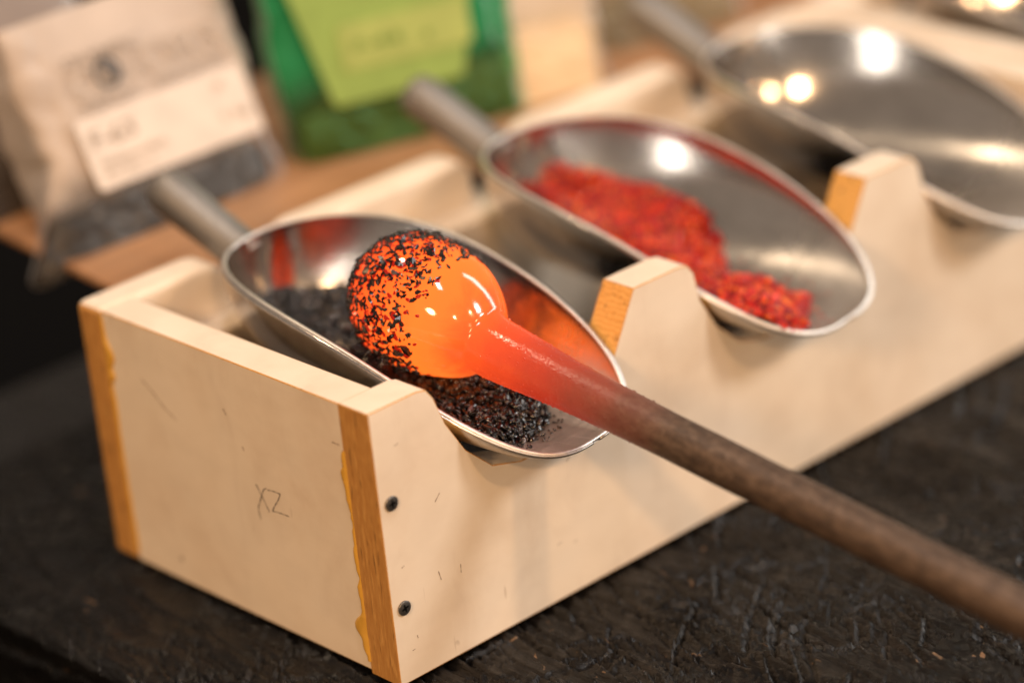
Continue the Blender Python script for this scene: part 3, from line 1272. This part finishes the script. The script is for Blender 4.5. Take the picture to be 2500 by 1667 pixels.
def sticker(bag, x0, y0, x1, y1, z, mat, fan=0.0, r=.003):
    pts = []
    for cx, cy, a0 in ((x1 - r, y1 - r, 0), (x0 + r, y1 - r, 90), (x0 + r, y0 + r, 180), (x1 - r, y0 + r, 270)):
        for i in range(5):
            a = math.radians(a0 + 22.5 * i)
            pts.append([cx + r * math.cos(a), cy + r * math.sin(a)])
    bm = bmesh.new()
    lo_, hi_ = [], []
    for x, y in pts:
        x = (x0 + x1) / 2 + (x - (x0 + x1) / 2) * (1 + fan * (y - y0))
        lo_.append(bm.verts.new((x, y, z)))
        hi_.append(bm.verts.new((x, y, z + .0006)))
    bm.faces.new(lo_[::-1])
    bm.faces.new(hi_)
    n = len(pts)
    for i in range(n):
        j = (i + 1) % n
        bm.faces.new((lo_[i], lo_[j], hi_[j], hi_[i]))
    return bm_obj('label_sticker', bm, mat, bag)


def lettering(txt, x, y, z, size, mat, parent, width=None, rot=0.0):
    cu = bpy.data.curves.new('lettering', 'FONT')
    cu.body = txt
    cu.size = size
    cu.extrude = .00012
    cu.offset = .00012 if size < .015 else 0
    tmp = bpy.data.objects.new('lettering_tmp', cu)
    COL.objects.link(tmp)
    dg = bpy.context.evaluated_depsgraph_get()
    me = bpy.data.meshes.new_from_object(tmp.evaluated_get(dg))
    bpy.data.objects.remove(tmp)
    me.materials.clear()
    o = link('lettering', me, mat, parent)
    xs_ = [v.co.x for v in me.vertices]
    if width:
        k = width / (max(xs_) - min(xs_))
        for v in me.vertices:
            v.co.x *= k
    o.location = (x, y, z)
    o.rotation_euler = (0, 0, rot)
    return o


# clear bag of black frit
LB = math.radians(25)
bag1 = pouch('frit_bag', .066, .1895, .278, LB, .117, .055, M['clear'], 4, .036, M['darkfrit'], tip=(.060, .010, .05), taper=.10)
tag(bag1, 'clear plastic bag of black frit with a white label, standing behind the nearest scoop', 'bag', 'plastic bags of glass frit on the shelf')
st = sticker(bag1, .077, .0275, .180, .0640, .0042, M['paper'])
lettering('F-63', .0815, .0478, .0010, .0125, M['print'], st, .0262).location.z = .0052
lettering('transparent black', .083, .0385, .0052, .0048, M['fade'], st, .040)
lettering('frit size 2', .083, .0330, .0052, .0042, M['fade'], st, .030)
lettering('63', .160, .0545, .0052, .006, M['fade'], st)
lettering('1 kg', .157, .0385, .0052, .006, M['fade'], st, .017)
LZ = .0040
LZ = .0050
lettering('OLYMPIC', .0838, .0882, LZ, .0085, M['print'], bag1, .046)
lettering('C', .0835, .0725, LZ, .0215, M['fade'], bag1, .0150)
lettering('L', .1165, .0745, LZ, .0200, M['fade'], bag1, .0075)
lettering('ORS', .1255, .0745, LZ, .0205, M['fade'], bag1, .052)
lettering('COLOR', .0850, .0662, LZ, .0058, M['print'], bag1, .034)
lettering('RODS AND FRIT', .1300, .0662, LZ, .0052, M['print'], bag1, .043)
# round emblem used as the O: ring with a slanted leaf
bm = bmesh.new()
for i in range(40):
    a0, a1 = 2 * math.pi * i / 40, 2 * math.pi * (i + 1) / 40
    q = [bm.verts.new((.1058 + r * math.cos(a), .0808 + r * math.sin(a), LZ + .0002)) for r, a in ((.0078, a0), (.0078, a1), (.0057, a1), (.0057, a0))]
    bm.faces.new(q)
leaf = []
for i in range(24):
    a = 2 * math.pi * i / 24
    lx, ly = .0024 * math.cos(a) + .0026, .0064 * math.sin(a)
    ct, st_ = math.cos(.55), math.sin(.55)
    leaf.append(bm.verts.new((.1058 + lx * ct - ly * st_ * .6, .0808 + lx * st_ * .3 + ly * ct, LZ + .0003)))
bm.faces.new(leaf)
bm_obj('emblem', bm, M['dprint'], bag1)

# green bag
bag2 = pouch('frit_bag', .002, .1320, .281, math.radians(12), .16, .024, M['green'], 12, .034, M['amber'], taper=.10, yaw=-.2954, ox=.195)
tag(bag2, 'translucent green plastic bag with a yellow label, standing between the other bags', 'bag', 'plastic bags of glass frit on the shelf')
st = sticker(bag2, .0240, .0275, .0975, .112, .0040, M['yellow'], fan=6.5)
sq = sticker(bag2, .0330, .0440, .1050, .0675, .0049, simple('pale_yellow_label', (.36, .43, .12), .6, .3))
sq.name = 'label_panel'
lettering('F-44', .0385, .0520, .0057, .0100, M['gprint'], sq, .027)
lettering('4', .0780, .0500, .0057, .0090, M['gprint'], sq)
bag3 = pouch('frit_bag', .0, .058, .247, math.radians(16), .074, .040, M['beige'], 21, .046, M['creamfrit'], taper=.05, yaw=-.32, ox=.315)
tag(bag3, 'small beige plastic bag bulging with cream frit, right of the green bag', 'bag', 'plastic bags of glass frit on the shelf')
bag4 = pouch('frit_bag', .0, .100, .271, math.radians(14), .10, .045, M['beige'], 33, .030, M['olive'], taper=.05, yaw=-.30, ox=.396)
tag(bag4, 'pale beige plastic bag at the top edge, furthest right of the bags', 'bag', 'plastic bags of glass frit on the shelf')
bag0 = pouch('frit_bag', .0, .125, .352, math.radians(20), .17, .050, M['greyfilm'], 51, .03, M['darkfrit'], taper=.05, yaw=.05, ox=.030)
tag(bag0, 'dull grey plastic bag in the top left corner, mostly hidden behind the labelled bag', 'bag', 'plastic bags of glass frit on the shelf')
